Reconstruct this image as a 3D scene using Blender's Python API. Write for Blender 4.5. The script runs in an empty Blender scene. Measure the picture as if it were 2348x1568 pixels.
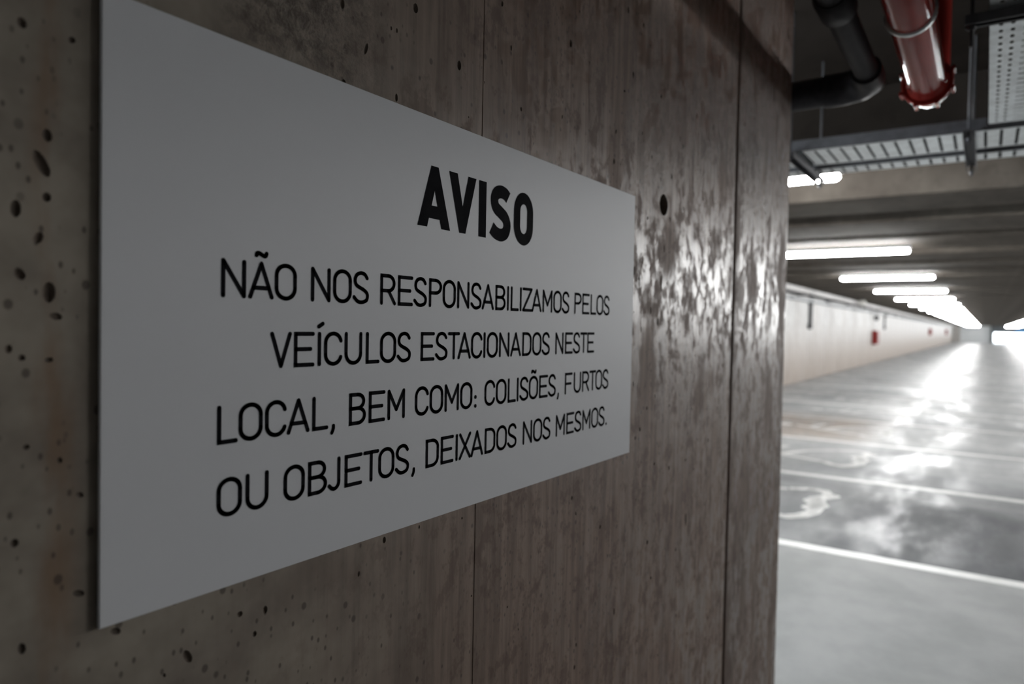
import bpy, bmesh, math, random
from mathutils import Vector, Matrix
random.seed(7)
S = bpy.context.scene
C = S.collection

# ------------------------------------------------------------------ camera
CH = 1.45                                   # camera height above the floor
F_PX, IW = 1615.7, 2348.0
YAW, PITCH, ROLL = map(math.radians, (33.911, -1.463, 1.111))
fw = Vector((math.cos(PITCH) * math.cos(YAW), math.cos(PITCH) * math.sin(YAW), math.sin(PITCH)))
rt = fw.cross(Vector((0, 0, 1))).normalized()
up = rt.cross(fw)
r2 = math.cos(ROLL) * rt + math.sin(ROLL) * up
u2 = -math.sin(ROLL) * rt + math.cos(ROLL) * up
cam = bpy.data.cameras.new('camera')
cam.sensor_width = 36.0
cam.lens = F_PX / IW * 36.0
cam.clip_start = 0.01
cam.clip_end = 500
cam.dof.use_dof = True
cam.dof.focus_distance = 0.87
cam.dof.aperture_fstop = 3.6
co = bpy.data.objects.new('camera', cam)
C.objects.link(co)
co.matrix_world = Matrix(((r2.x, u2.x, -fw.x, 0), (r2.y, u2.y, -fw.y, 0), (r2.z, u2.z, -fw.z, CH), (0, 0, 0, 1)))
S.camera = co

# ------------------------------------------------------------------ light and exposure
W = bpy.data.worlds.new('daylight')
S.world = W
W.use_nodes = True
W.node_tree.nodes['Background'].inputs[0].default_value = (0.86, 0.94, 1.0, 1)
W.node_tree.nodes['Background'].inputs[1].default_value = 9.0
S.view_settings.view_transform = 'Standard'
S.view_settings.look = 'None'
S.view_settings.gamma = 1.0
S.view_settings.use_curve_mapping = False
S.view_settings.exposure = 0.0
S.cycles.max_bounces = 4
S.cycles.diffuse_bounces = 3
S.cycles.glossy_bounces = 2
S.cycles.adaptive_threshold = 0.07
S.cycles.adaptive_min_samples = 16
S.cycles.use_denoising = True
LAMP_STRENGTH = 195.0

# ------------------------------------------------------------------ helpers
class NT:
    """small node-tree helper"""
    def __init__(s, name):
        s.m = bpy.data.materials.new(name)
        s.m.use_nodes = True
        s.t = s.m.node_tree
        s.b = s.t.nodes['Principled BSDF']
        s.co = s.n('ShaderNodeTexCoord').outputs['Object']
    def n(s, kind, **kw):
        o = s.t.nodes.new(kind)
        for k, v in kw.items():
            setattr(o, k, v)
        return o
    def l(s, a, b):
        s.t.links.new(a, b)
    def put(s, sock, v):
        if isinstance(v, (int, float)):
            sock.default_value = v
        elif isinstance(v, tuple):
            sock.default_value = v if len(v) != 3 or sock.type == 'VECTOR' else (*v, 1)
        else:
            s.l(v, sock)
    def map(s, scale, loc=(0, 0, 0), rot=(0, 0, 0)):
        m = s.n('ShaderNodeMapping')
        s.l(s.co, m.inputs['Vector'])
        m.inputs['Scale'].default_value = scale
        m.inputs['Location'].default_value = loc
        m.inputs['Rotation'].default_value = rot
        return m.outputs[0]
    def noise(s, scale, vec=None, detail=4, rough=0.55, dist=0.0):
        o = s.n('ShaderNodeTexNoise')
        s.l(vec if vec is not None else s.co, o.inputs['Vector'])
        o.inputs['Scale'].default_value = scale
        o.inputs['Detail'].default_value = detail
        o.inputs['Roughness'].default_value = rough
        o.inputs['Distortion'].default_value = dist
        return o.outputs[0]
    def voro(s, scale, vec=None, rand=1.0):
        o = s.n('ShaderNodeTexVoronoi')
        s.l(vec if vec is not None else s.co, o.inputs['Vector'])
        o.inputs['Scale'].default_value = scale
        o.inputs['Randomness'].default_value = rand
        return o
    def ramp(s, fac, lo, hi, a=0.0, b=1.0):
        o = s.n('ShaderNodeMapRange')
        o.interpolation_type = 'SMOOTHSTEP'
        s.l(fac, o.inputs[0])
        o.inputs[1].default_value = lo
        o.inputs[2].default_value = hi
        o.inputs[3].default_value = a
        o.inputs[4].default_value = b
        return o.outputs[0]
    def mix(s, fac, a, b, mode='MIX'):
        o = s.n('ShaderNodeMix', data_type='RGBA', blend_type=mode)
        s.put(o.inputs[0], fac)
        s.put(o.inputs[6], a)
        s.put(o.inputs[7], b)
        return o.outputs[2]
    def math(s, op, a, b=0.0):
        o = s.n('ShaderNodeMath', operation=op)
        s.put(o.inputs[0], a)
        s.put(o.inputs[1], b)
        return o.outputs[0]
    def xyz(s):
        o = s.n('ShaderNodeSeparateXYZ')
        s.l(s.co, o.inputs[0])
        return o.outputs
    def bump(s, h, strength=0.3, dist=0.01, normal=None):
        o = s.n('ShaderNodeBump')
        s.l(h, o.inputs['Height'])
        o.inputs['Strength'].default_value = strength
        o.inputs['Distance'].default_value = dist
        if normal is not None:
            s.l(normal, o.inputs['Normal'])
        return o.outputs[0]
    def done(s, col=None, rough=None, normal=None, metal=0.0, spec=0.5, coat=0.0, coat_rough=0.1):
        i = s.b.inputs
        if col is not None: s.put(i['Base Color'], col)
        if rough is not None: s.put(i['Roughness'], rough)
        if normal is not None: s.l(normal, i['Normal'])
        i['Metallic'].default_value = metal
        i['Specular IOR Level'].default_value = spec
        i['Coat Weight'].default_value = coat
        i['Coat Roughness'].default_value = coat_rough
        return s.m

def plain(name, col, rough=0.5, metal=0.0, var=0.08, scale=30.0, spec=0.5, coat=0.0):
    t = NT(name)
    f = t.noise(scale)
    c = t.mix(t.ramp(f, 0.3, 0.7), tuple(v * (1 - var) for v in col), tuple(min(1, v * (1 + var)) for v in col))
    return t.done(c, t.ramp(f, 0.3, 0.7, rough * 0.9, rough * 1.1), metal=metal, spec=spec, coat=coat)

class MB:
    """collects shapes; build() links them as one mesh object"""
    def __init__(s):
        s.bm = bmesh.new()
    def box(s, a, b):
        x0, y0, z0 = a
        x1, y1, z1 = b
        v = [s.bm.verts.new(p) for p in ((x0, y0, z0), (x1, y0, z0), (x1, y1, z0), (x0, y1, z0), (x0, y0, z1), (x1, y0, z1), (x1, y1, z1), (x0, y1, z1))]
        for f in ((0, 3, 2, 1), (4, 5, 6, 7), (0, 1, 5, 4), (1, 2, 6, 5), (2, 3, 7, 6), (3, 0, 4, 7)):
            s.bm.faces.new([v[i] for i in f])
        return s
    def poly(s, pts):
        s.bm.faces.new([s.bm.verts.new(p) for p in pts])
        return s
    def sweep(s, path, rad, seg=16, caps=True):
        """tube along a list of points; rad is a number or one per point"""
        P = [Vector(p) for p in path]
        R = rad if isinstance(rad, (list, tuple)) else [rad] * len(P)
        rings = []
        t0 = (P[1] - P[0]).normalized()
        ref = Vector((0, 0, 1)) if abs(t0.z) < 0.9 else Vector((1, 0, 0))
        u = t0.cross(ref).normalized()
        for i, p in enumerate(P):
            a = P[max(i - 1, 0)]
            b = P[min(i + 1, len(P) - 1)]
            t = (b - a).normalized() if (b - a).length > 1e-9 else t0
            u = (u - t * u.dot(t)).normalized()
            w = t.cross(u)
            rings.append([s.bm.verts.new(p + R[i] * (math.cos(k * 2 * math.pi / seg) * u + math.sin(k * 2 * math.pi / seg) * w)) for k in range(seg)])
        for a, b in zip(rings, rings[1:]):
            for k in range(seg):
                f = s.bm.faces.new((a[k], a[(k + 1) % seg], b[(k + 1) % seg], b[k]))
                f.smooth = True
        if caps:
            for rg in (rings[0][::-1], rings[-1]):
                s.bm.faces.new([s.bm.verts.new(v.co) for v in rg])
        return s
    def plate(s, outline, holes, z, th, axis='z'):
        """flat sheet with holes: 2D loops filled, then given a thickness"""
        edges = []
        for loop in [outline] + holes:
            v = [s.bm.verts.new((p[0], p[1], z)) for p in loop]
            edges += [s.bm.edges.new((v[i], v[(i + 1) % len(v)])) for i in range(len(v))]
        g = bmesh.ops.triangle_fill(s.bm, edges=edges, use_beauty=True)
        fs = [f for f in g['geom'] if isinstance(f, bmesh.types.BMFace)]
        ex = bmesh.ops.extrude_face_region(s.bm, geom=fs)
        bmesh.ops.translate(s.bm, verts=[q for q in ex['geom'] if isinstance(q, bmesh.types.BMVert)], vec=(0, 0, th))
        return s
    def mesh(s, name, mat, bevel=0.0, normals=True):
        if bevel:
            bmesh.ops.bevel(s.bm, geom=list(s.bm.edges), offset=bevel, segments=2, affect='EDGES', profile=0.6)
        if normals:
            bmesh.ops.recalc_face_normals(s.bm, faces=list(s.bm.faces))
        me = bpy.data.meshes.new(name)
        s.bm.to_mesh(me)
        s.bm.free()
        me.materials.append(mat)
        return me
    def build(s, name, mat, parent=None, bevel=0.0, loc=None, normals=True):
        return link(name, s.mesh(name, mat, bevel, normals), parent, loc)

def link(name, me, parent=None, loc=None):
    o = bpy.data.objects.new(name, me)
    C.objects.link(o)
    if parent: o.parent = parent
    if loc: o.location = loc
    return o
def tag(o, label=None, cat=None, group=None, kind=None):
    for k, v in (('label', label), ('category', cat), ('group', group), ('kind', kind)):
        if v: o[k] = v
    return o
def thing(name, label, cat, loc=(0, 0, 0), group=None):
    o = bpy.data.objects.new(name, None)
    C.objects.link(o)
    o.location = loc
    o.empty_display_size = 0.1
    return tag(o, label, cat, group)
def struct(name, label, cat=None):
    o = bpy.data.objects.new(name, None)
    C.objects.link(o)
    return tag(o, label, cat, kind='structure')
ONES = ['', 'first', 'second', 'third', 'fourth', 'fifth', 'sixth', 'seventh', 'eighth', 'ninth', 'tenth', 'eleventh', 'twelfth', 'thirteenth', 'fourteenth', 'fifteenth', 'sixteenth', 'seventeenth', 'eighteenth', 'nineteenth']
def ordinal(n):
    if n < 20: return ONES[n]
    t, o = divmod(n, 10)
    return {2: ('twentieth', 'twenty'), 3: ('thirtieth', 'thirty')}[t][0 if o == 0 else 1] + ('' if o == 0 else '-' + ONES[o])

# ------------------------------------------------------------------ materials
def mat_board_concrete():
    t = NT('board_marked_concrete')
    X, Y, Z = t.xyz()
    big = t.noise(1.7, detail=5, rough=0.6)
    mid = t.noise(9.0, detail=4, rough=0.65)
    fine = t.noise(90.0, detail=3)
    streak = t.noise(6.0, t.map((9.0, 9.0, 0.55)), detail=4, rough=0.62)
    streak2 = t.noise(5.0, t.map((30.0, 30.0, 0.8), loc=(3, 0, 1)), detail=4, rough=0.6)
    right = t.ramp(X, 0.25, 0.95)                              # timber-board side against the smooth pour on the left
    c = t.mix(t.ramp(mid, 0.3, 0.72), (0.195, 0.164, 0.132), (0.345, 0.303, 0.25))
    c2 = t.mix(t.ramp(streak, 0.3, 0.7), (0.152, 0.101, 0.076), (0.288, 0.209, 0.165))
    c = t.mix(right, c, c2)
    c = t.mix(t.math('MULTIPLY', t.ramp(streak2, 0.5, 0.78), t.math('MULTIPLY', right, 0.55)), c, (0.10, 0.066, 0.053))
    c = t.mix(t.math('MULTIPLY', t.ramp(big, 0.48, 0.72), 0.45), c, (0.13, 0.108, 0.092))
    # rust runs on the smooth pour
    rn = t.noise(14.0, t.map((1.0, 1.0, 0.25), loc=(0, 2, 5)), detail=5)
    rx = t.math('MULTIPLY', t.ramp(X, 0.222, 0.243), t.ramp(X, 0.246, 0.272, 1, 0))
    c = t.mix(t.math('MULTIPLY', t.math('MULTIPLY', rx, t.ramp(rn, 0.48, 0.62)), 0.55), c, (0.20, 0.105, 0.045))
    # small bug holes
    d1 = t.voro(42.0, t.map((1.0, 1.0, 0.8)))
    e1 = t.math('MULTIPLY', t.ramp(d1.outputs['Distance'], 0.09, 0.17, 1, 0), t.ramp(t.noise(6.0, t.map((1, 1, 1), loc=(5, 5, 5)), detail=2), 0.42, 0.52))
    d2 = t.voro(95.0, t.map((1.0, 1.0, 0.62), loc=(0.3, 0, 0.2)))
    e2 = t.math('MULTIPLY', t.ramp(d2.outputs['Distance'], 0.10, 0.22, 1, 0), t.ramp(t.noise(8.0, t.map((1, 1, 1), loc=(9, 5, 2)), detail=2), 0.42, 0.55))
    pit = t.math('MAXIMUM', e1, e2)
    c = t.mix(t.math('MULTIPLY', pit, 0.7), c, (0.06, 0.045, 0.036))
    # honeycombed patch above the sign
    mx = t.math('MULTIPLY', t.ramp(X, 0.36, 0.42), t.ramp(X, 0.50, 0.62, 1, 0))
    mz = t.ramp(Z, 1.66, 1.74)
    hc = t.math('MULTIPLY', mx, mz)
    hn = t.noise(60.0, detail=5, rough=0.75, dist=0.25)
    c = t.mix(t.math('MULTIPLY', hc, t.ramp(hn, 0.35, 0.6, 0.75, 0.0)), c, (0.05, 0.036, 0.027))
    h = t.math('ADD', t.math('MULTIPLY', mid, 0.25), t.math('MULTIPLY', fine, 0.1))
    h = t.math('ADD', h, t.math('MULTIPLY', t.math('MULTIPLY', streak2, right), 0.05))
    h = t.math('ADD', h, t.math('MULTIPLY', t.math('MULTIPLY', hn, hc), 2.2))
    grain = t.noise(70.0, t.map((1.0, 1.0, 0.5), loc=(1, 1, 1)), detail=3, rough=0.6)
    h = t.math('ADD', h, t.math('MULTIPLY', t.math('MULTIPLY', grain, right), 0.4))
    blot = t.noise(30.0, t.map((0.9, 0.9, 0.62), loc=(2, 7, 1)), detail=4, rough=0.75)
    blob = t.noise(7.0, t.map((1.0, 1.0, 0.5), loc=(4, 1, 3)), detail=4)
    r = t.mix(t.math('MULTIPLY', t.ramp(blot, 0.38, 0.58), t.ramp(blob, 0.34, 0.5)), (0.72, 0.72, 0.72), (0.30, 0.30, 0.30))
    c = t.mix(t.math('MULTIPLY', t.math('MULTIPLY', t.ramp(blot, 0.36, 0.48, 1, 0), right), 0.6), c, (0.115, 0.074, 0.06))
    gr = t.math('MULTIPLY', t.ramp(X, 1.93, 1.95), t.ramp(t.math('ADD', X, t.math('MULTIPLY', blob, 0.35)), 2.10, 2.19, 1, 0))
    c = t.mix(t.ramp(X, 1.944, 1.946, 0.0, 0.22), c, (0.10, 0.075, 0.062))
    c = t.mix(t.math('MULTIPLY', gr, 0.55), c, (0.10, 0.066, 0.052))
    r = t.mix(gr, r, (0.75, 0.75, 0.75))
    r = t.mix(right, (0.7, 0.7, 0.7), r)
    return t.done(c, r, t.bump(h, 0.30, 0.004), spec=0.31)

def mat_concrete(name, a, b, rough=0.75, scale=1.2, streak=0.0, brown_tone=(0.25, 0.19, 0.14), bump=0.2, spec=0.35):
    t = NT(name)
    n1 = t.noise(scale, detail=4, rough=0.65)
    n2 = t.noise(scale * 9, detail=2)
    c = t.mix(t.ramp(n1, 0.3, 0.7), a, b)
    c = t.mix(t.math('MULTIPLY', t.ramp(n2, 0.5, 0.75), 0.3), c, tuple(v * 0.6 for v in a))
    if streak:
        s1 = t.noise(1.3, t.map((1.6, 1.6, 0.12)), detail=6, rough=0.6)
        c = t.mix(t.math('MULTIPLY', t.ramp(s1, 0.46, 0.7), streak), c, brown_tone)
        if streak > 0.5:                                       # browner toward the bottom, with a ragged upper edge
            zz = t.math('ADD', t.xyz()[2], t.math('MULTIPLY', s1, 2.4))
            c = t.mix(t.ramp(zz, 1.3, 3.0, 0.8, 0.0), c, brown_tone)
    return t.done(c, rough, t.bump(n2, bump, 0.01), spec=spec)

def mat_floor():
    t = NT('garage_floor_concrete')
    X, Y, Z = t.xyz()
    n1 = t.noise(0.55, detail=4, rough=0.62)
    n2 = t.noise(2.6, detail=4, rough=0.6)
    n3 = t.noise(1.0, t.map((0.8, 0.25, 1)), detail=4, rough=0.65)
    raw = t.mix(t.ramp(n2, 0.3, 0.7), (0.275, 0.278, 0.275), (0.35, 0.352, 0.345))
    raw = t.mix(t.math('MULTIPLY', t.ramp(n1, 0.52, 0.7), 0.5), raw, (0.20, 0.203, 0.203))
    ep = t.mix(t.ramp(n3, 0.3, 0.7), (0.32, 0.328, 0.332), (0.46, 0.465, 0.462))
    ep = t.mix(t.math('MULTIPLY', t.ramp(n1, 0.42, 0.75), 0.5), ep, (0.16, 0.166, 0.172))
    wx = t.ramp(t.math('ADD', X, t.math('MULTIPLY', n3, 2.2)), 7.4, 9.6, 1, 0)
    wy = t.ramp(t.math('ADD', Y, t.math('MULTIPLY', n2, 1.0)), 0.8, 1.9, 0.95, 0.5)
    ep = t.mix(t.math('MULTIPLY', wx, wy), ep, (0.060, 0.063, 0.068))     # darker grey over the first bays, strongest on the right
    tan = t.math('MULTIPLY', t.math('MULTIPLY', t.ramp(X, 9.6, 10.4), t.ramp(X, 12.2, 13.4, 1, 0)), t.ramp(Y, 0.9, 1.8))
    ep = t.mix(t.math('MULTIPLY', tan, t.ramp(n2, 0.3, 0.6, 0.3, 0.75)), ep, (0.34, 0.27, 0.215))
    coat = t.ramp(X, 4.98, 5.02)                               # sealed parking floor begins at the first white line
    c = t.mix(coat, raw, ep)
    re = t.ramp(t.noise(1.5, t.map((0.55, 1.4, 1)), detail=5, rough=0.7), 0.34, 0.64, 0.30, 0.62)
    r = t.mix(coat, (0.62, 0.62, 0.62), re)
    h = t.noise(0.9, detail=3)
    return t.done(c, r, t.bump(h, 0.05, 0.02), spec=0.085)

M = {}
M['board'] = mat_board_concrete()
M['pit'] = plain('dark_hole_concrete', (0.13, 0.103, 0.082), 0.9, var=0.3)
M['floor'] = mat_floor()
M['left_wall'] = mat_concrete('pale_stained_concrete', (0.74, 0.725, 0.71), (0.88, 0.875, 0.87), 0.7, 0.8, streak=0.75, brown_tone=(0.39, 0.315, 0.255))
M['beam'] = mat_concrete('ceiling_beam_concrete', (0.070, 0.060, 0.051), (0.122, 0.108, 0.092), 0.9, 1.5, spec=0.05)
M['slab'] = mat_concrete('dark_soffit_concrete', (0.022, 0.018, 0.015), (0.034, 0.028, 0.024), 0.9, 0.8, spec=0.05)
M['plain_wall'] = mat_concrete('grey_concrete', (0.30, 0.29, 0.275), (0.42, 0.41, 0.39), 0.75, 0.8, streak=0.3)
M['end_wall'] = mat_concrete('white_painted_wall', (0.62, 0.65, 0.66), (0.72, 0.74, 0.75), 0.6, 0.5)
M['dark_col'] = plain('dark_grey_paint', (0.05, 0.062, 0.07), 0.5)
M['blue'] = plain('bright_blue_paint', (0.015, 0.26, 0.62), 0.4)
M['paint'] = None
t = NT('white_road_paint')
n = t.noise(5.0, detail=8, rough=0.7)
M['paint'] = t.done(t.mix(t.ramp(n, 0.3, 0.62), (0.62, 0.62, 0.6), (0.8, 0.79, 0.77)), 0.45)
t = NT('matt_white_sign_plastic')
n = t.noise(900.0, detail=2)
M['sign'] = t.done(t.mix(t.noise(3.0), (0.69, 0.70, 0.725), (0.72, 0.73, 0.755)), 0.5, t.bump(n, 0.06, 0.0005), spec=0.2)
M['ink'] = plain('black_vinyl_lettering', (0.008, 0.008, 0.010), 0.8, var=0.1, spec=0.03)
M['red'] = plain('red_pipe_paint', (0.30, 0.032, 0.026), 0.12, var=0.05, scale=12, spec=0.045)
M['cabinet_red'] = plain('red_cabinet_paint', (0.22, 0.012, 0.010), 0.5, spec=0.2)
M['black_pipe'] = plain('dark_grey_pipe', (0.030, 0.029, 0.031), 0.5, var=0.2, spec=0.04)
M['galv'] = plain('galvanised_steel', (0.62, 0.66, 0.67), 0.36, metal=0.85, var=0.15, scale=22)
M['steel'] = plain('dull_steel_channel', (0.065, 0.065, 0.07), 0.6, metal=0.3, var=0.2)
M['tray_face'] = plain('dull_zinc', (0.72, 0.70, 0.69), 0.6, spec=0.1, scale=6, var=0.2)
M['housing'] = plain('grey_lamp_housing', (0.45, 0.47, 0.48), 0.5)
M['plastic'] = plain('white_plastic', (0.75, 0.74, 0.7), 0.4)
M['cable'] = plain('black_cable', (0.03, 0.03, 0.032), 0.6)
t = NT('lit_tube_diffuser')
t.b.inputs['Base Color'].default_value = (0.9, 0.9, 0.9, 1)
t.b.inputs['Emission Color'].default_value = (0.985, 0.99, 0.985, 1)
t.b.inputs['Emission Strength'].default_value = LAMP_STRENGTH
M['lit'] = t.m
t.m.cycles.emission_sampling = 'FRONT'

# ------------------------------------------------------------------ the setting
XE = 130.0                                   # far end of the hall
YL = 4.25                                    # left wall
YR = -13.0
CZ = 2.85                                    # slab underside
BZ = CH + 1.08                               # beam underside
WY = 0.578                                   # face of the sign wall
WX = 2.56                                    # its free end

tag(MB().box((-8, YR, -0.2), (XE + 25, YL + 0.25, 0)).build('floor', M['floor']), 'grey concrete garage floor, sealed and shiny past the first line', kind='structure')
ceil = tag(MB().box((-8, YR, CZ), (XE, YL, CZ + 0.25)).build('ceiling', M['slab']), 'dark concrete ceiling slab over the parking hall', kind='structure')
beams = [(4.50, 4.85), (6.37, 7.22), (7.86, 8.90), (9.20, 10.65)]
x = 11.2
while x < XE - 2:
    beams.append((x, x + 1.1))
    x += 1.55
cache = {}
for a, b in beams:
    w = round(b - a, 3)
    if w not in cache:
        cache[w] = MB().box((0, YR, BZ if a > 5 else CH + 1.05), (w, YL, CZ)).mesh('ceiling_beam', M['beam'] if a > 5 else M['slab'], 0.015)  # first beam gets the darker slab colour to stand for its unlit face
    link('ceiling_beam', cache[w], ceil, (a, 0, 0))

wl = struct('wall_left', 'long pale concrete side wall with brown vertical stains')
MB().box((3.0, YL + 0.02, 0), (XE, YL + 0.25, CZ)).build('backing', M['plain_wall'], wl)
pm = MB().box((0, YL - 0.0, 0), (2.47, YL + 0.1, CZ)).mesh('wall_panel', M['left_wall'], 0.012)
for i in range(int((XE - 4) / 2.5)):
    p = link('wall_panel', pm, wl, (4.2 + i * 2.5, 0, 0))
wr = tag(MB().box((-8, YR - 0.25, 0), (XE, YR, CZ)).build('wall_right', M['plain_wall']), 'grey concrete wall on the far right of the hall', kind='structure')
tag(MB().box((-8.25, YR, 0), (-8, YL, CZ)).build('wall_back', M['plain_wall']), 'grey concrete wall behind the viewpoint', kind='structure')
tag(MB().box((XE, -0.55, 0), (XE + 0.25, 3.3, CZ)).build('wall_end', M['end_wall']), 'pale wall closing the far end of the hall', kind='structure')
tag(MB().box((XE - 6, 3.3, 0), (XE + 0.25, YL, CZ)).build('wall_end_side', M['plain_wall']), 'grey wall corner left of the pale end wall', kind='structure')
tag(MB().box((XE, YR, 1.52), (XE + 0.25, -0.55, CZ)).build('wall_end_header', M['dark_col']), 'dark lowered shutter wall over the bright exit', kind='structure')
tag(MB().box((XE - 1.0, -0.98, 0), (XE + 0.25, -0.55, CZ)).build('column', M['dark_col'], bevel=0.02), 'dark column between the end wall and the bright exit', 'column', kind='structure')
tag(MB().box((XE - 1.4, -12.9, 1.50), (XE - 1.0, -3.6, 2.0)).build('blue_beam', M['blue'], bevel=0.02), 'bright blue painted beam across the far exit', 'beam')

# --- sign wall: formwork panels with joints, real pits and a tie hole
wn = struct('wall_front', 'dark board-marked concrete wall that carries the white notice')
def pits_for(x0, x1):
    bm = bmesh.new()
    def ell(x, z, rx, rz, dep, tilt=0.0):
        m = Matrix.Translation((x, WY, z)) @ Matrix.Rotation(tilt, 4, 'Y') @ Matrix.Diagonal((rx, dep, rz, 1))
        bmesh.ops.create_icosphere(bm, subdivisions=2, radius=1.0, matrix=m)
    for (x, z, rx, rz, tl) in PITS:
        if x0 + rx < x < x1 - rx:
            ell(x, z, rx, rz, min(rx, rz) * 0.8, tl)
    return bm
def wall_pt(px, py):
    v = ((px - 1174) / F_PX) * r2 - ((py - 784) / F_PX) * u2 + fw
    s = WY / v.y
    return v.x * s, CH + v.z * s
# larger blow holes: photo position on the wall plane, size in mm, tilt
PITS = []
for px, py, w_, h_, tl in ((95, 375, 11, 26, 0.5), (108, 310, 9, 12, 0.2), (36, 478, 9, 16, 0), (107, 452, 8, 9, 0), (88, 545, 8, 12, -0.4), (45, 628, 9, 12, 0.6), (112, 670, 12, 20, 0), (128, 725, 12, 7, -.2), (165, 92, 7, 6, .5), (50, 52, 8, 10, .3), (137, 1055, 5, 6, 0), (60, 1025, 6, 5, 0), (183, 1134, 8, 5, -.4),
                           (33, 1245, 7, 8, .2), (50, 820, 6, 6, 0), (20, 800, 6, 8, 0), (112, 825, 8, 5, 0), (180, 1360, 12, 6, -.4), (265, 1447, 12, 7, -.5), (50, 1487, 7, 11, .2), (430, 1505, 9, 18, .5), (550, 1408, 8, 7, -.2), (608, 1398, 7, 10, 0), (584, 1453, 6, 7, 0), (881, 1238, 7, 10, 0), (735, 1190, 6, 5, 0),
                           (785, 8, 8, 14, 0), (1172 * .392 + 380, 112, 6, 18, -.3), (788, 190, 8, 10, 0), (1053, 150, 10, 16, 0), (1172, 110, 5, 10, 0), (910, 70, 4, 7, 0), (897, 65, 4, 6, 0), (953, 19, 11, 15, 0), (909, 224, 6, 12, 0), (1309, 100, 10, 16, 0), (1195, 250, 6, 8, 0),
                           (1441, 23, 8, 16, 0), (1476, 58, 7, 10, 0), (1452, 172, 8, 18, 0), (1516, 220, 8, 12, 0), (1636, 292, 9, 22, 0), (1598, 266, 7, 14, 0), (1473, 305, 6, 10, 0), (1566, 335, 8, 14, 0), (1560, 318, 6, 16, 0), (1495, 360, 7, 9, 0), (1540, 405, 9, 18, 0), (1515, 411, 6, 9, 0), (1408, 370, 8, 14, 0), (1774, 337, 8, 12, 0), (1700, 345, 8, 14, 0),
                           (1485, 500, 8, 10, 0), (1455, 620, 7, 24, 0), (1466, 645, 7, 34, 0), (1473, 598, 5, 18, 0), (1523, 570, 6, 22, 0), (1516, 650, 8, 50, 0), (1616, 600, 8, 18, 0), (1492, 712, 8, 20, 0), (1508, 738, 9, 22, 0), (1470, 755, 5, 16, 0), (1452, 880, 7, 16, 0), (1483, 936, 8, 10, 0), (1535, 930, 7, 10, 0), (1467, 985, 8, 12, 0), (1457, 1004, 7, 10, 0), (1500, 1063, 9, 9, 0), (1623, 1010, 8, 10, 0), (1572, 1190, 10, 40, .15), (1484, 1243, 12, 12, 0), (1549, 1260, 7, 12, 0), (1408, 1402, 7, 18, 0), (1492, 1325, 8, 10, .5), (1550, 1412, 7, 12, 0), (1622, 1417, 9, 16, -.2), (1575, 1452, 7, 8, 0), (1600, 1153, 6, 6, 0), (1508, 1502, 7, 8, 0)):
    x_, z_ = wall_pt(px, py)
    PITS.append((x_, z_, w_ / 2500, h_ / 2500, -tl))
for i in range(420):
    x_ = random.uniform(0.05, 2.5)
    z_ = random.uniform(0.3, 2.6)
    r_ = random.choice((1.0, 1.2, 1.5, 1.8, 2.6)) / 1000
    PITS.append((x_, z_, r_, r_ * random.uniform(1, 2.2), random.uniform(-.4, .4)))
TX, TZ = wall_pt(1522, 470)
def concrete_panel(x0, x1, ch_left, ch_right):
    """one formwork bay: chamfered vertical edges, pits cut in"""
    b = bmesh.new()
    y1 = WY + 0.24
    prof = [(x0, WY + ch_left), (x0 + ch_left, WY), (x1 - ch_right, WY), (x1, WY + ch_right), (x1, y1), (x0, y1)]
    lo = [b.verts.new((p[0], p[1], 0)) for p in prof]
    hi = [b.verts.new((p[0], p[1], CZ)) for p in prof]
    b.faces.new(lo[::-1])
    b.faces.new(hi)
    for i in range(6):
        b.faces.new((lo[i], lo[(i + 1) % 6], hi[(i + 1) % 6], hi[i]))
    bmesh.ops.recalc_face_normals(b, faces=list(b.faces))
    me = bpy.data.meshes.new('concrete_panel')
    b.to_mesh(me)
    b.free()
    me.materials.append(M['board'])
    me.materials.append(M['pit'])
    o = link('concrete_panel', me, wn)
    cb = pits_for(x0 + ch_left, x1 - ch_right)
    if x0 < TX < x1:
        bmesh.ops.create_cone(cb, cap_ends=True, segments=28, radius1=0.021, radius2=0.0235, depth=0.10, matrix=Matrix.Translation((TX, WY + 0.02, TZ)) @ Matrix.Rotation(math.pi / 2, 4, 'X'))
    if len(cb.verts):
        cm = bpy.data.meshes.new('cutter')
        cb.to_mesh(cm)
        cm.materials.append(M['pit'])
        c = bpy.data.objects.new('cutter', cm)
        C.objects.link(c)
        md = o.modifiers.new('cut', 'BOOLEAN')
        md.operation = 'DIFFERENCE'
        md.object = c
        md.solver = 'EXACT'
        md.use_self = True
        md.material_mode = 'TRANSFER'
        dg = bpy.context.evaluated_depsgraph_get()
        new = bpy.data.meshes.new_from_object(o.evaluated_get(dg))
        o.modifiers.clear()
        o.data = new
        bpy.data.objects.remove(c)
    cb.free()
    return o
concrete_panel(-3.0, -0.42, 0.0, 0.0015)
concrete_panel(-0.42, 0.777, 0.0015, 0.0012)
concrete_panel(0.777, 1.945, 0.0012, 0.014)
concrete_panel(1.945, WX, 0.010, 0.012)

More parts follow.
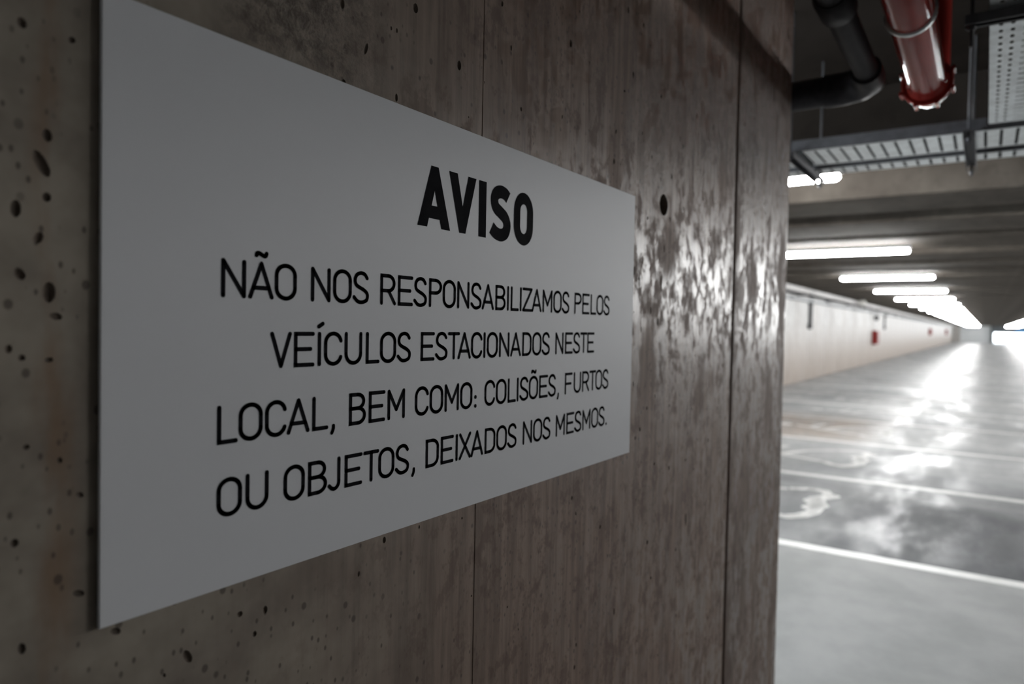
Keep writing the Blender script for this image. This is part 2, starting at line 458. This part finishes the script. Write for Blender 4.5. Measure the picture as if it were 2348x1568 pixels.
# ------------------------------------------------------------------ the notice
SX0 = 0.479 * WY
SZ0 = CH - 0.427 * WY
SW, SH, ST = 1.72 * WY, 0.864 * WY, 0.004
KX, KZ = SW / 1.0, SH / 0.5
sign = thing('warning_sign', 'large white rectangular notice with black lettering fixed to the concrete wall', 'sign', (SX0, WY, SZ0))
SY = -0.0015
MB().box((0, SY - ST, 0), (SW, SY, SH)).build('panel', M['sign'], sign, bevel=0.0006)
for u in (0.05, 0.95):
    for v in (0.06, 0.44):
        MB().box((u * KX - 0.02, SY, v * KZ - 0.02), (u * KX + 0.02, 0.001, v * KZ + 0.02)).build('adhesive_pad', M['cable'], sign)
TY = SY - ST - 0.0003
class Ink:
    def __init__(s):
        s.bm = bmesh.new()
    def P(s, p):
        return (p[0] * KX, TY, p[1] * KZ)
    def face(s, pts):
        s.bm.faces.new([s.bm.verts.new(s.P(p)) for p in pts])
    def disc(s, c, r):
        s.face([(c[0] + r * math.cos(a * math.pi / 8), c[1] + r * math.sin(a * math.pi / 8)) for a in range(16)])
    def square(s, c, r):
        s.face([(c[0] - r, c[1] - r), (c[0] + r, c[1] - r), (c[0] + r, c[1] + r), (c[0] - r, c[1] + r)])
    def stroke(s, pts, w, sharp=(), butt=False):
        r = w / 2
        n = len(pts)
        for i in range(n - 1):
            a, b = Vector(pts[i]), Vector(pts[i + 1])
            d = b - a
            if d.length < 1e-9: continue
            d.normalize()
            q = Vector((-d.y, d.x)) * r
            s.face([a + q, b + q, b - q, a - q])
        for i, p in enumerate(pts):
            if butt and i in (0, n - 1): continue
            if i in sharp:
                s.square(p, r)
                continue
            s.disc(p, r)
    def fill(s, outline, holes=()):
        edges = []
        for loop in [outline] + list(holes):
            v = [s.bm.verts.new(s.P(p)) for p in loop]
            edges += [s.bm.edges.new((v[i], v[(i + 1) % len(v)])) for i in range(len(v))]
        bmesh.ops.triangle_fill(s.bm, edges=edges, use_beauty=True)
    def build(s, name, label):
        for f in s.bm.faces:
            f.normal_update()
            if f.normal.y > 0: f.normal_flip()
        me = bpy.data.meshes.new(name)
        s.bm.to_mesh(me)
        s.bm.free()
        me.materials.append(M['ink'])
        o = link(name, me, sign)
        o['label'] = label
        return o
def arc(cx, cy, rx, ry, a0, a1, n=14):
    return [(cx + rx * math.cos(math.radians(a0 + (a1 - a0) * i / n)), cy + ry * math.sin(math.radians(a0 + (a1 - a0) * i / n))) for i in range(n + 1)]
def spline(pts, n=8):
    P = [Vector(p) for p in pts]
    P = [2 * P[0] - P[1]] + P + [2 * P[-1] - P[-2]]
    out = []
    for i in range(1, len(P) - 2):
        for k in range(n):
            t = k / n
            a, b, c, d = P[i - 1], P[i], P[i + 1], P[i + 2]
            out.append(tuple(0.5 * ((2 * b) + (c - a) * t + (2 * a - 5 * b + 4 * c - d) * t * t + (3 * b - a - 3 * c + d) * t ** 3)))
    out.append(tuple(P[-2]))
    return out
GW = dict(N=.0260, A=.0284, O=.0264, S=.0251, R=.0263, E=.0262, P=.0250, B=.0254, I=.0044, L=.0215, Z=.0276, M=.0294, V=.0256, C=.0256, U=.0258, T=.0248, D=.0259, F=.0256, J=.0176, X=.0262)
CAP, LW = .0358, .0043
def glyph(ink, ch, x, y):
    """rounded engineering capitals drawn as strokes; x, y is the outer lower-left corner"""
    base = {'Ã': 'A', 'Í': 'I', 'Õ': 'O'}.get(ch, ch)
    w = GW[base]
    h = CAP
    r = LW / 2
    def p(u, v): return (x + r + u * (w - LW), y + r + v * (h - LW))
    def st(pts, sharp=()): ink.stroke([p(*q) for q in pts], LW, sharp)
    if base == 'N': st([(0, 0), (0, 1), (1, 0), (1, 1)])
    elif base == 'A':
        st([(0, 0), (.5, 1), (1, 0)])
        st([(.14, .27), (.86, .27)])
    elif base == 'O': st(arc(.5, .70, .5, .31, 0, 180) + arc(.5, .30, .5, .31, 180, 360) + [(1, .70)])
    elif base == 'S': st(spline([(.93, .84), (.76, .97), (.48, 1.01), (.20, .94), (.07, .76), (.15, .60), (.38, .51), (.68, .43), (.92, .32), (.97, .20), (.88, .06), (.55, -.01), (.26, .02), (.0, .16)]))
    elif base in 'RPB':
        k = .50 if base == 'P' else (.52 if base == 'B' else .46)
        rr = (1 - k) / 2
        ux = .93 if base != 'P' else 1
        st([(0, 0), (0, 1), (.5, 1)] + arc(.5, k + rr, ux - .5, rr, 90, -90) + [(0, k)], sharp=(1,) if base != 'B' else (1,))
        if base == 'R': st([(.52, k), (.98, 0)])
        if base == 'B': st([(0, k), (.52, k)] + arc(.52, k / 2, .48, k / 2, 90, -90) + [(0, 0)], sharp=(18,) if False else ()); ink.square(p(0, 0), r)
    elif base == 'E':
        st([(1, 1), (0, 1), (0, 0), (1, 0)], sharp=(1, 2))
        st([(0, .51), (.86, .51)])
    elif base == 'F':
        st([(1, 1), (0, 1), (0, 0)], sharp=(1,))
        st([(0, .49), (.85, .49)])
    elif base == 'I': ink.stroke([(x + r, y + r), (x + r, y + h - r)], LW)
    elif base == 'L': st([(0, 1), (0, 0), (1, 0)], sharp=(1,))
    elif base == 'Z': st([(0, 1), (1, 1), (0, 0), (1, 0)])
    elif base == 'M': st([(0, 0), (0, 1), (.5, .30), (1, 1), (1, 0)])
    elif base == 'V': st([(0, 1), (.5, 0), (1, 1)])
    elif base == 'C': st(arc(.5, .70, .5, .31, 12, 180) + arc(.5, .30, .5, .31, 180, 345))
    elif base == 'U': st([(0, 1)] + arc(.5, .31, .5, .32, 180, 360) + [(1, 1)])
    elif base == 'T':
        st([(0, 1), (1, 1)])
        st([(.5, 1), (.5, 0)])
    elif base == 'D': st([(0, 0), (0, 1), (.45, 1)] + arc(.45, .72, .53, .28, 90, 0) + arc(.45, .28, .53, .28, 0, -90) + [(0, 0)], sharp=(0, 1))
    elif base == 'J': st([(1, 1)] + arc(.45, .22, .55, .23, 0, -90) + [(.22, .03), (0, .12)])
    elif base == 'X':
        st([(0, 0), (1, 1)])
        st([(0, 1), (1, 0)])
    cx = x + w / 2
    if ch in 'ÃÕ': ink.stroke(spline([(cx - .0056, y + .0414), (cx - .0046, y + .0434), (cx - .0026, y + .0434), (cx + .0002, y + .0422), (cx + .0030, y + .0410), (cx + .0048, y + .0416), (cx + .0056, y + .0436)]), LW * 0.98)
    if ch == 'Í': ink.stroke([(cx - .0012, y + .0412), (cx + .0042, y + .0442)], LW)
    return w
PAIR = dict(LO=.0008, OC=.0026, CA=.0002, AL=.0035, BE=.0040, EM=.0038, OB=.0041, BJ=.0009, JE=.0061, ET=.0014, TO=-.0010, OS=.0011, OU=.0037, VE=.0027, EI=.0042, IC=.0039, CU=.0029, UL=.0057, ES=.0011, ST=.0, TA=-.0042, AC=.0005, CI=.0028, IO=.0034, ON=.0033, NA=.0026, AD=.0035, DO=.0022, AB=.0038, BI=.0040, IL=.0049, LI=.0030, IZ=.0024, ZA=-.0013, AM=.0033, MO=.0035, DE=.0033, IX=.0024, XA=-.0007, FU=.0050, UR=.0044, RT=.0,
            AO=.0012, NO=.0034, RE=.0029, SP=.0035, PO=.0018, NS=.0030, SA=.0005, PE=.0030, EL=.0042, NE=.0055, TE=.0012, CO=.0024, OM=.0037, OL=.0040, IS=.0032, SO=.0014, OE=.0038, ME=.0052, SM=.0033)
def word(ink, txt, x0, x1, y):
    b = [{'Ã': 'A', 'Í': 'I', 'Õ': 'O'}.get(c, c) for c in txt]
    gap = [PAIR.get(a + c, .003) for a, c in zip(b, b[1:])]
    adj = ((x1 - x0) - sum(GW[c] for c in b) - sum(gap)) / max(1, len(gap))
    gap = [g + adj for g in gap]
    x = x0
    for i, c in enumerate(txt):
        glyph(ink, c, x, y)
        x += GW[b[i]] + (gap[i] if i < len(gap) else 0)
def comma(ink, x, y):
    ink.stroke(spline([(x + .0052, y + .0030), (x + .0050, y - .0005), (x + .0030, y - .0045)]), LW * .95)
def dot(ink, x, y):
    ink.disc((x, y), LW * .62)
def band(ink, pts, w):
    """one closed outline of even width along a curve, square ends"""
    P = [Vector(p) for p in pts]
    a, b = [], []
    for i, p in enumerate(P):
        d = (P[min(i + 1, len(P) - 1)] - P[max(i - 1, 0)]).normalized()
        q = Vector((-d.y, d.x)) * w / 2
        a.append(p + q)
        b.append(p - q)
    for i in range(len(P) - 1):
        ink.face([a[i], a[i + 1], b[i + 1], b[i]])
# heading, cut in bold outline
ink = Ink()
ink.fill([(.3676, .3646), (.3918, .4403), (.4055, .4403), (.4301, .3646), (.4127, .3646), (.4093, .3757), (.3884, .3757), (.3852, .3646)], [[(.3988, .4107), (.3932, .3916), (.4046, .3916)]])
ink.fill([(.4267, .4403), (.4440, .4403), (.4557, .3988), (.4670, .4403), (.4845, .4403), (.4622, .3646), (.4492, .3646)])
ink.fill([(.4910, .4403), (.5080, .4403), (.5080, .3646), (.4912, .3646)])
band(ink, spline([(.5612, .4268), (.5540, .4312), (.5430, .4328), (.5318, .4290), (.5272, .4200), (.5310, .4098), (.5420, .4040), (.5530, .3985), (.5592, .3890), (.5560, .3775), (.5450, .3724), (.5318, .3742), (.5213, .3802)], 6), .0180)
def stadium(x0, x1, y0, y1, k):
    cx, rx = (x0 + x1) / 2, (x1 - x0) / 2
    return arc(cx, y1 - k, rx, k, 0, 180, 16) + arc(cx, y0 + k, rx, k, 180, 360, 16)
ink.fill(stadium(.5765, .6287, .3636, .4412, .028), [stadium(.5933, .6120, .3806, .4242, .0105)])
ink.build('heading', 'bold black heading reading AVISO')
LINES = [
    ('black text line reading NÃO NOS RESPONSABILIZAMOS PELOS', .2660, [('NÃO', .1042, .1886), ('NOS', .2066, .2889), ('RESPONSABILIZAMOS', .3062, .7470), ('PELOS', .7639, .8976)], [], []),
    ('black text line reading VEÍCULOS ESTACIONADOS NESTE', .1994, [('VEÍCULOS', .1577, .3599), ('ESTACIONADOS', .3773, .6866), ('NESTE', .7036, .8394)], [], []),
    ('black text line reading LOCAL, BEM COMO: COLISÕES, FURTOS', .1324, [('LOCAL', .1014, .2318), ('BEM', .2610, .3503), ('COMO', .3683, .4840), ('COLISÕES', .5120, .7083), ('FURTOS', .7371, .8996)], [.2338, .7108], [(.4912, .1348), (.4912, .1470)]),
    ('black text line reading OU OBJETOS, DEIXADOS NOS MESMOS.', .0655, [('OU', .1016, .1576), ('OBJETOS', .1752, .3598), ('DEIXADOS', .3897, .5956), ('NOS', .6121, .6940), ('MESMOS', .7105, .8873)], [.3628], [(.8935, .0680)]),
]
for lab, y, words, commas, dots in LINES:
    ink = Ink()
    for w_, a, b in words: word(ink, w_, a, b, y)
    for c_ in commas: comma(ink, c_, y)
    for d_ in dots: dot(ink, *d_)
    ink.build('text_line', lab)

# ------------------------------------------------------------------ floor markings
for i in range(14):
    x = 5.0 + 2.5 * i
    m = MB().box((x - 0.055, -0.75, 0), (x + 0.055, YL - 0.01, 0.002)).build('bay_line', M['paint'])
    tag(m, '%s white painted bay line across the floor, counted from the viewpoint' % ordinal(i + 1), 'floor marking', 'white parking bay lines')
class Paint(Ink):
    def P(s, p): return (p[0], p[1], 0.0022)
def symbol_mesh():
    k = Paint()
    w = 0.085
    k.stroke([(-.19, 1.93), (.23, 1.74), (.45, 1.49)], w, butt=False)
    k.stroke([(.50, 1.41), (.58, 1.27), (.57, 1.16), (.42, 1.10)], w)
    k.stroke([(.40, 1.07), (.22, 1.17), (.10, 1.13)], .13)
    k.stroke([(.12, 1.18), (-.02, 1.10), (-.14, 1.14)], .15)
    k.stroke([(-.10, 1.10), (-.30, 1.10), (-.46, 1.16), (-.55, 1.24)], .11)
    k.stroke([(-.55, 1.26), (-.52, 1.34), (-.42, 1.42)], w)
    k.stroke([(-.38, 1.50), (-.31, 1.70), (-.24, 1.90)], w)
    k.stroke([(-.20, 1.95), (-.05, 2.12), (.02, 2.30)], .12)
    k.stroke([(-.02, 2.14), (.40, 2.02)], w)
    k.disc((.05, 2.52), .115)
    for f in k.bm.faces:
        f.normal_update()
        if f.normal.z < 0: f.normal_flip()
    me = bpy.data.meshes.new('wheelchair_symbol')
    k.bm.to_mesh(me)
    k.bm.free()
    me.materials.append(M['paint'])
    return me
sm = symbol_mesh()
for i in range(5):
    o = link('wheelchair_symbol', sm, None, (6.25 + 2.5 * i, 0, 0))
    tag(o, 'white stencilled wheelchair symbol in the %s parking bay from the viewpoint' % ordinal(i + 1), 'floor marking', 'wheelchair symbols')

# ------------------------------------------------------------------ ceiling lamps
LZ = CH + 1.0
LL = 1.56
def capsule(mb, y0, y1, r, seg=10):
    ys = [y0, y0 + r * .35, y0 + r, y1 - r, y1 - r * .35, y1]
    mb.sweep([(0, y, 0) for y in ys], [r * .35, r * .8, r, r, r * .8, r * .35], seg)
    return mb
diff = capsule(MB(), -LL / 2, LL / 2, 0.027).mesh('diffuser', M['lit'])
diff_far = MB().sweep([(0, -LL / 2, 0), (0, LL / 2, 0)], 0.027, 6).mesh('diffuser', M['lit'])
hous = MB().box((-0.045, -LL / 2 - .01, 0.029), (0.045, LL / 2 + .01, 0.065)).mesh('housing', M['housing'])
capm = MB().box((-0.034, -0.02, -0.015), (0.034, 0.02, 0.067)).mesh('end_cap', M['housing'], 0.006)
rods = {}
def rod_mesh(L):
    k = round(L, 3)
    if k not in rods:
        rods[k] = MB().sweep([(0, 0, 0.06), (0, 0, 0.065 + L)], 0.006, 6).mesh('suspension_rod', M['steel'])
    return rods[k]
def lamp(x, y, label, group):
    o = thing('tube_lamp', label, 'lamp', (x, y, LZ), group)
    link('housing', hous, o)
    link('diffuser', diff if x < 42 else diff_far, o)
    for s_ in (-1, 1):
        inb = any(a - .01 < x < b + .01 for a, b in beams)
        link('suspension_rod', rod_mesh((BZ if inb else CZ) - LZ - .07), o, (0, s_ * 0.55, 0))
    return o
n = 0
x = 5.0
while x < XE - 3:
    n += 1
    lamp(x, 1.60, '%s lit white tube lamp from the viewpoint in the row nearer the pale wall' % ordinal(n), 'tube lamps in the row near the pale wall')
    x += 5.0
n = 0
x = 5.0
while x < XE - 3:
    n += 1
    lamp(x, -3.10, '%s lit white tube lamp from the viewpoint in the right-hand row' % ordinal(n), 'tube lamps in the right-hand row')
    x += 5.0

n = 0  # unseen outer row, added to bring more light onto sign and wall
x = 10.0
while x < XE - 3:
    n += 1
    lamp(x, -9.4, '%s added unseen tube lamp in the outermost row, far right of the hall' % ordinal(n), 'added tube lamps in the unseen outermost row')
    x += 5.0

# ------------------------------------------------------------------ pipes and trays under the ceiling near the wall
Q = 0.80                                     # height of this service layer above the camera
def at(xz, yz, dz=0.0): return (xz * Q, yz * Q, CH + Q + dz)
# red pipe
rp = thing('red_pipe', 'glossy red fire pipe with a bolted flange hanging beside the concrete wall', 'pipe', (0, 0, 0))
RY, RZ, RR = 0.228 * Q, CH + Q + 0.005, 0.0545
RXE = 3.30 * Q
MB().sweep([(-3.0, RY, RZ), (RXE, RY, RZ)], RR, 32).build('pipe_run', M['red'], rp)
el = [(RXE + 0.03, RY, RZ), (RXE + 0.10, RY, RZ)] + [(RXE + 0.10 + 0.11 * math.sin(a * math.pi / 16), RY, RZ + 0.11 * (1 - math.cos(a * math.pi / 16))) for a in range(1, 9)] + [(RXE + 0.21, RY, CZ)]
MB().sweep(el, RR * 0.97, 24).build('elbow', M['red'], rp)
fl = MB()
fl.sweep([(RXE - 0.004, RY, RZ), (RXE + 0.0, RY, RZ), (RXE + 0.02, RY, RZ), (RXE + 0.024, RY, RZ)], [RR * 1.30, RR * 1.36, RR * 1.36, RR * 1.30], 32)
fl.sweep([(RXE - 0.035, RY, RZ), (RXE, RY, RZ)], [RR * 1.02, RR * 1.14], 32)
fl.build('flange', M['red'], rp)
bolt = MB().sweep([(-0.016, 0, 0), (0.036, 0, 0)], 0.0075, 6).mesh('bolt', M['red'])
for k in range(8):
    a = (k + .5) * math.pi / 4
    link('bolt', bolt, rp, (RXE, RY + RR * 1.42 * math.cos(a), RZ + RR * 1.42 * math.sin(a)))
def hoop(x, y, z, r, wd, parent, mat, name='clamp_band'):
    mb = MB()
    n = 32
    for k in range(n):
        a, b = k * 2 * math.pi / n, (k + 1) * 2 * math.pi / n
        for (xa, ra, xb, rb) in ((x - wd, r, x - wd * .6, r + .006), (x - wd * .6, r + .006, x + wd * .6, r + .006), (x + wd * .6, r + .006, x + wd, r)):
            mb.poly([(xa, y + ra * math.cos(a), z + ra * math.sin(a)), (xb, y + rb * math.cos(a), z + rb * math.sin(a)), (xb, y + rb * math.cos(b), z + rb * math.sin(b)), (xa, y + ra * math.cos(b), z + ra * math.sin(b))])
    return mb.build(name, mat, parent)
hoop(2.555 * Q, RY, RZ, RR, 0.008, rp, M['galv'])
MB().sweep([(2.555 * Q, RY, RZ + RR), (2.555 * Q, RY, CZ)], 0.005, 8).build('hanger_rod', M['steel'], rp)
# dark pipe with a branch to the left
bp = thing('black_pipe', 'dark grey pipe with a collar, turning left behind the concrete wall', 'pipe', (0, 0, 0))
BY, BZP, BR = 0.418 * Q, CH + Q + 0.01, 0.035
BX = 3.22 * Q
MB().sweep([(-3.0, BY, BZP), (BX - .06, BY, BZP)], BR, 24).build('pipe_run', M['black_pipe'], bp)
jo = MB()
jo.sweep([(BX - .14, BY, BZP), (BX - .08, BY, BZP), (BX - .02, BY + .005, BZP + .005), (BX + .03, BY + .035, BZP + .01), (BX + .05, BY + .09, BZP + .01), (BX + .05, BY + .15, BZP + .01)], [BR * 1.28, BR * 1.30, BR * 1.4, BR * 1.5, BR * 1.55, BR * 1.55], 24)
jo.build('elbow', M['black_pipe'], bp)
MB().sweep([(BX + .05, BY + .12, BZP + .01), (BX + .05, 4.2, BZP + .01)], BR * 1.42, 24).build('branch_pipe', M['black_pipe'], bp)
MB().sweep([(2.30 * Q, BY, BZP), (2.32 * Q, BY, BZP), (2.43 * Q, BY, BZP), (2.45 * Q, BY, BZP)], [BR * 1.1, BR * 1.3, BR * 1.3, BR * 1.1], 24).build('collar', M['black_pipe'], bp)
MB().sweep([(2.22 * Q, BY, BZP + BR), (2.22 * Q, BY, CZ)], 0.005, 8).build('hanger_rod', M['steel'], bp)

# cable tray running along the hall (right edge of the picture)
TZc = CH + Q
tc = thing('cable_tray', 'perforated grey steel cable tray running lengthwise beside the red pipe', 'cable tray', (0, 0, 0), 'cable trays near the concrete wall')
y1, y0 = 0.022 * Q, 0.022 * Q - 0.30
xs, xe = -1.0, 4.08 * Q
def obround(cx, cy, hx, hy, n=4):
    return [(cx + hx - hy + hy * math.cos(a), cy + hy * math.sin(a)) for a in [(-math.pi / 2 + math.pi * k / n) for k in range(n + 1)]] + [(cx - hx + hy + hy * math.cos(a), cy + hy * math.sin(a)) for a in [(math.pi / 2 + math.pi * k / n) for k in range(n + 1)]]
holes = []
x = xs + 0.03
while x < xe - 0.03:
    for yy in (y1 - 0.026, y1 - 0.052, y0 + 0.026, y0 + 0.052):
        holes.append(obround(x, yy, 0.011, 0.0048))
    holes.append([(x - .005, y0 + .085), (x + .005, y0 + .085), (x + .005, y1 - .075), (x - .005, y1 - .075)])
    x += 0.05
MB().plate([(xs, y0), (xe, y0), (xe, y1), (xs, y1)], holes, TZc, 0.0015).build('perforated_base', M['galv'], tc, normals=True)
for yy in (y0, y1 - .0015):
    MB().box((xs, yy, TZc), (xe, yy + .0015, TZc + .06)).build('side_flange', M['galv'], tc)
for k in range(6):
    yy = y0 + .07 + k * .03
    pts = [(xs + (xe - xs) * i / 20, yy + random.uniform(-.006, .006), TZc + .014 + random.uniform(0, .004)) for i in range(21)]
    MB().sweep(pts, random.choice((.008, .010, .012)), 8).build('cable', M['cable'], tc)
# its cross supports
def trapeze(x, ya, yb, z, label, rods_y, hook=True):
    o = thing('support_channel', label, 'support', (0, 0, 0), 'tray support channels')
    mb = MB()
    mb.box((x - .02, ya, z - .003), (x + .02, yb, z))
    mb.box((x - .02, ya, z - .024), (x - .017, yb, z - .003))
    mb.box((x + .017, ya, z - .024), (x + .02, yb, z - .003))
    mb.box((x - .017, ya, z - .024), (x - .010, yb, z - .021))
    mb.box((x + .010, ya, z - .024), (x + .017, yb, z - .021))
    mb.build('channel', M['steel'], o)
    for ry in rods_y:
        MB().sweep([(x, ry, z - .075), (x, ry, CZ)], .0045, 8).build('threaded_rod', M['steel'], o)
        MB().sweep([(x, ry, z - .034), (x, ry, z - .024)], .010, 6).build('nut', M['steel'], o)
    return o
trapeze(2.66 * Q, y0 - .06, y1 + .05, TZc - .004, 'steel cross channel under the lengthwise cable tray', (y0 - .035, y1 + .036))
trapeze(1.2 * Q, y0 - .06, y1 + .05, TZc - .004, 'steel cross channel under the lengthwise cable tray near the viewpoint', (y0 - .035, y1 + .036))

# cable trays running across the hall
def cross_tray(xa, xb, z, ya, yb, label, pitch, slot, hgt):
    o = thing('cable_tray', label, 'cable tray', (0, 0, 0), 'cable trays near the concrete wall')
    mb = MB()
    mg = 0.02 if xb - xa > .2 else 0.012
    for xx in (xa, xb - mg):
        mb.box((xx, ya, z), (xx + mg, yb, z + .0015))
    y = ya
    while y < yb - pitch:
        mb.box((xa + mg, y + slot / 2, z), (xb - mg, y + pitch - slot / 2, z + .0015))
        y += pitch
    mb.build('perforated_base', M['galv'], o)
    for xx in (xa, xb - .0015):
        MB().box((xx, ya, z), (xx + .0015, yb, z + hgt)).build('side_flange', M['steel'], o)
    for k in range(3):
        xx = xa + (xb - xa) * (.3 + .2 * k)
        MB().sweep([(xx + random.uniform(-.01, .01), ya + (yb - ya) * i / 16, z + .012) for i in range(17)], .009, 8).build('cable', M['cable'], o)
    return o
cross_tray(4.2 * Q, 4.6 * Q, CH + Q, -2.2, 3.9, 'wide slotted grey cable tray crossing the hall below the dark beam', .053, .011, .05)
cross_tray(4.7 * Q, 4.87 * Q, CH + Q - .005, -2.2, 3.9, 'narrow slotted cable tray crossing the hall behind the wide one', .053, .012, .04)
for yy, lab in ((0.935 * Q, 'steel support channel under the crossing trays beside the concrete wall'), (0.10 * Q, 'steel support channel under the crossing trays beside the lengthwise tray'), (-1.3, 'steel support channel under the right end of the crossing trays')):
    o = thing('support_channel', lab, 'support', (0, 0, 0), 'tray support channels')
    xa, xb, z = 4.1 * Q, 5.0 * Q, CH + Q - .007
    mb = MB()
    mb.box((xa, yy - .02, z - .003), (xb, yy + .02, z))
    mb.box((xa, yy - .02, z - .030), (xb, yy - .017, z - .003))
    mb.box((xa, yy + .017, z - .030), (xb, yy + .02, z - .003))
    mb.build('channel', M['steel'], o)
    for xx in (xa + .02, xb - .02):
        MB().sweep([(xx, yy, z - .052), (xx, yy, CZ)], .0055, 8).build('threaded_rod', M['steel'], o)
        MB().sweep([(xx, yy, z - .042), (xx, yy, z - .03)], .011, 6).build('nut', M['steel'], o)

# ------------------------------------------------------------------ services on the pale side wall
ZT = CH + 1.0
tw = thing('cable_tray', 'long bright cable tray running along the top of the pale wall', 'cable tray', (0, 0, 0))
MB().box((5, 3.86, ZT - .06), (XE - 6, 3.87, ZT + .06)).build('side_flange', M['tray_face'], tw)
MB().box((5, 3.87, ZT - .06), (XE - 7, 4.19, ZT - .05)).build('perforated_base', M['steel'], tw)  # dark base colour stands in for the shaded gap below the tray
br = MB().box((-.02, 3.86, ZT - .10), (.02, YL - .002, ZT - .06)).mesh('bracket', M['steel'])
for i in range(20): link('bracket', br, tw, (8.0 + i * 4.0, 0, 0))
pw = thing('wall_pipe', 'thin grey pipe running along the pale wall under the cable tray', 'pipe', (0, 0, 0))
MB().sweep([(5, 4.17, CH + .82), (XE - 6, 4.17, CH + .82)], .045, 12).build('pipe_run', M['housing'], pw)
clip = MB().sweep([(-.02, 4.17, CH + .82), (.02, 4.17, CH + .82)], .055, 12).mesh('pipe_clip', M['steel'])
for i in range(12): link('pipe_clip', clip, pw, (9.0 + i * 5.0, 0, 0))
def drop(x, z0, z1, r, label):
    o = thing('conduit_drop', label, 'conduit', (0, 0, 0))
    MB().sweep([(x, YL - r - .005, z1), (x, YL - r - .005, z0)], r, 10).build('conduit', M['steel'], o)
    MB().box((x - .09, YL - .1, z0 - .08), (x + .09, YL, z0 + .06)).build('junction_box', M['steel'], o, bevel=.008)
    MB().box((x - .12, YL - .12, z1 - .05), (x + .12, YL, z1 + .12)).build('bracket', M['steel'], o, bevel=.008)
drop(21.6, CH + .10, CH + .78, .05, 'dark conduit drop with a box on the pale wall nearest the concrete wall')
drop(39.5, CH + .18, CH + .75, .035, 'thin conduit drop on the pale wall behind the red cabinet')
def cabinet(x, z0, z1, label):
    o = thing('hydrant_cabinet', label, 'fire cabinet', (x, YL, z0), 'red hydrant cabinets')
    h = z1 - z0
    MB().box((-.35, -.22, 0), (.35, 0, h)).build('body', M['cabinet_red'], o, bevel=.012)
    d = MB().box((-.31, -.235, .04), (.31, -.22, h - .04)).build('door', M['cabinet_red'], o, bevel=.006)
    MB().box((-.29, -.25, h * .5 - .05), (-.25, -.235, h * .5 + .05)).build('handle', M['steel'], d)
cabinet(35.6, CH - .60, CH + .02, 'nearest red hydrant cabinet on the pale wall')
cabinet(73.0, CH - .28, CH + .32, 'middle red hydrant cabinet, farther along the pale wall')
cabinet(104.0, CH - .3, CH + .35, 'farthest red hydrant cabinet near the end of the pale wall')
o = thing('alarm_sounder', 'small dark sounder on the pale wall above the nearest red cabinet', 'alarm', (36.0, YL, CH + .6))
MB().sweep([(0, 0, 0), (0, -.05, 0), (0, -.12, 0), (0, -.16, 0)], [.10, .12, .12, .07], 14).build('body', M['cable'], o)
MB().box((-.07, -.02, -.07), (.07, 0, .07)).build('base_plate', M['steel'], o)
o = thing('emergency_light', 'small white dome light fixed to the cable tray of the pale wall', 'lamp', (28.03, 3.74, ZT + .0))
MB().sweep([(0, -.02, -.07), (0, -.02, 0), (0, -.02, .07), (0, -.02, .12)], [.12, .13, .11, .05], 14).build('dome', M['plastic'], o)
MB().box((-.10, .02, -.05), (.10, .116, .06)).build('base', M['plastic'], o, bevel=.01)
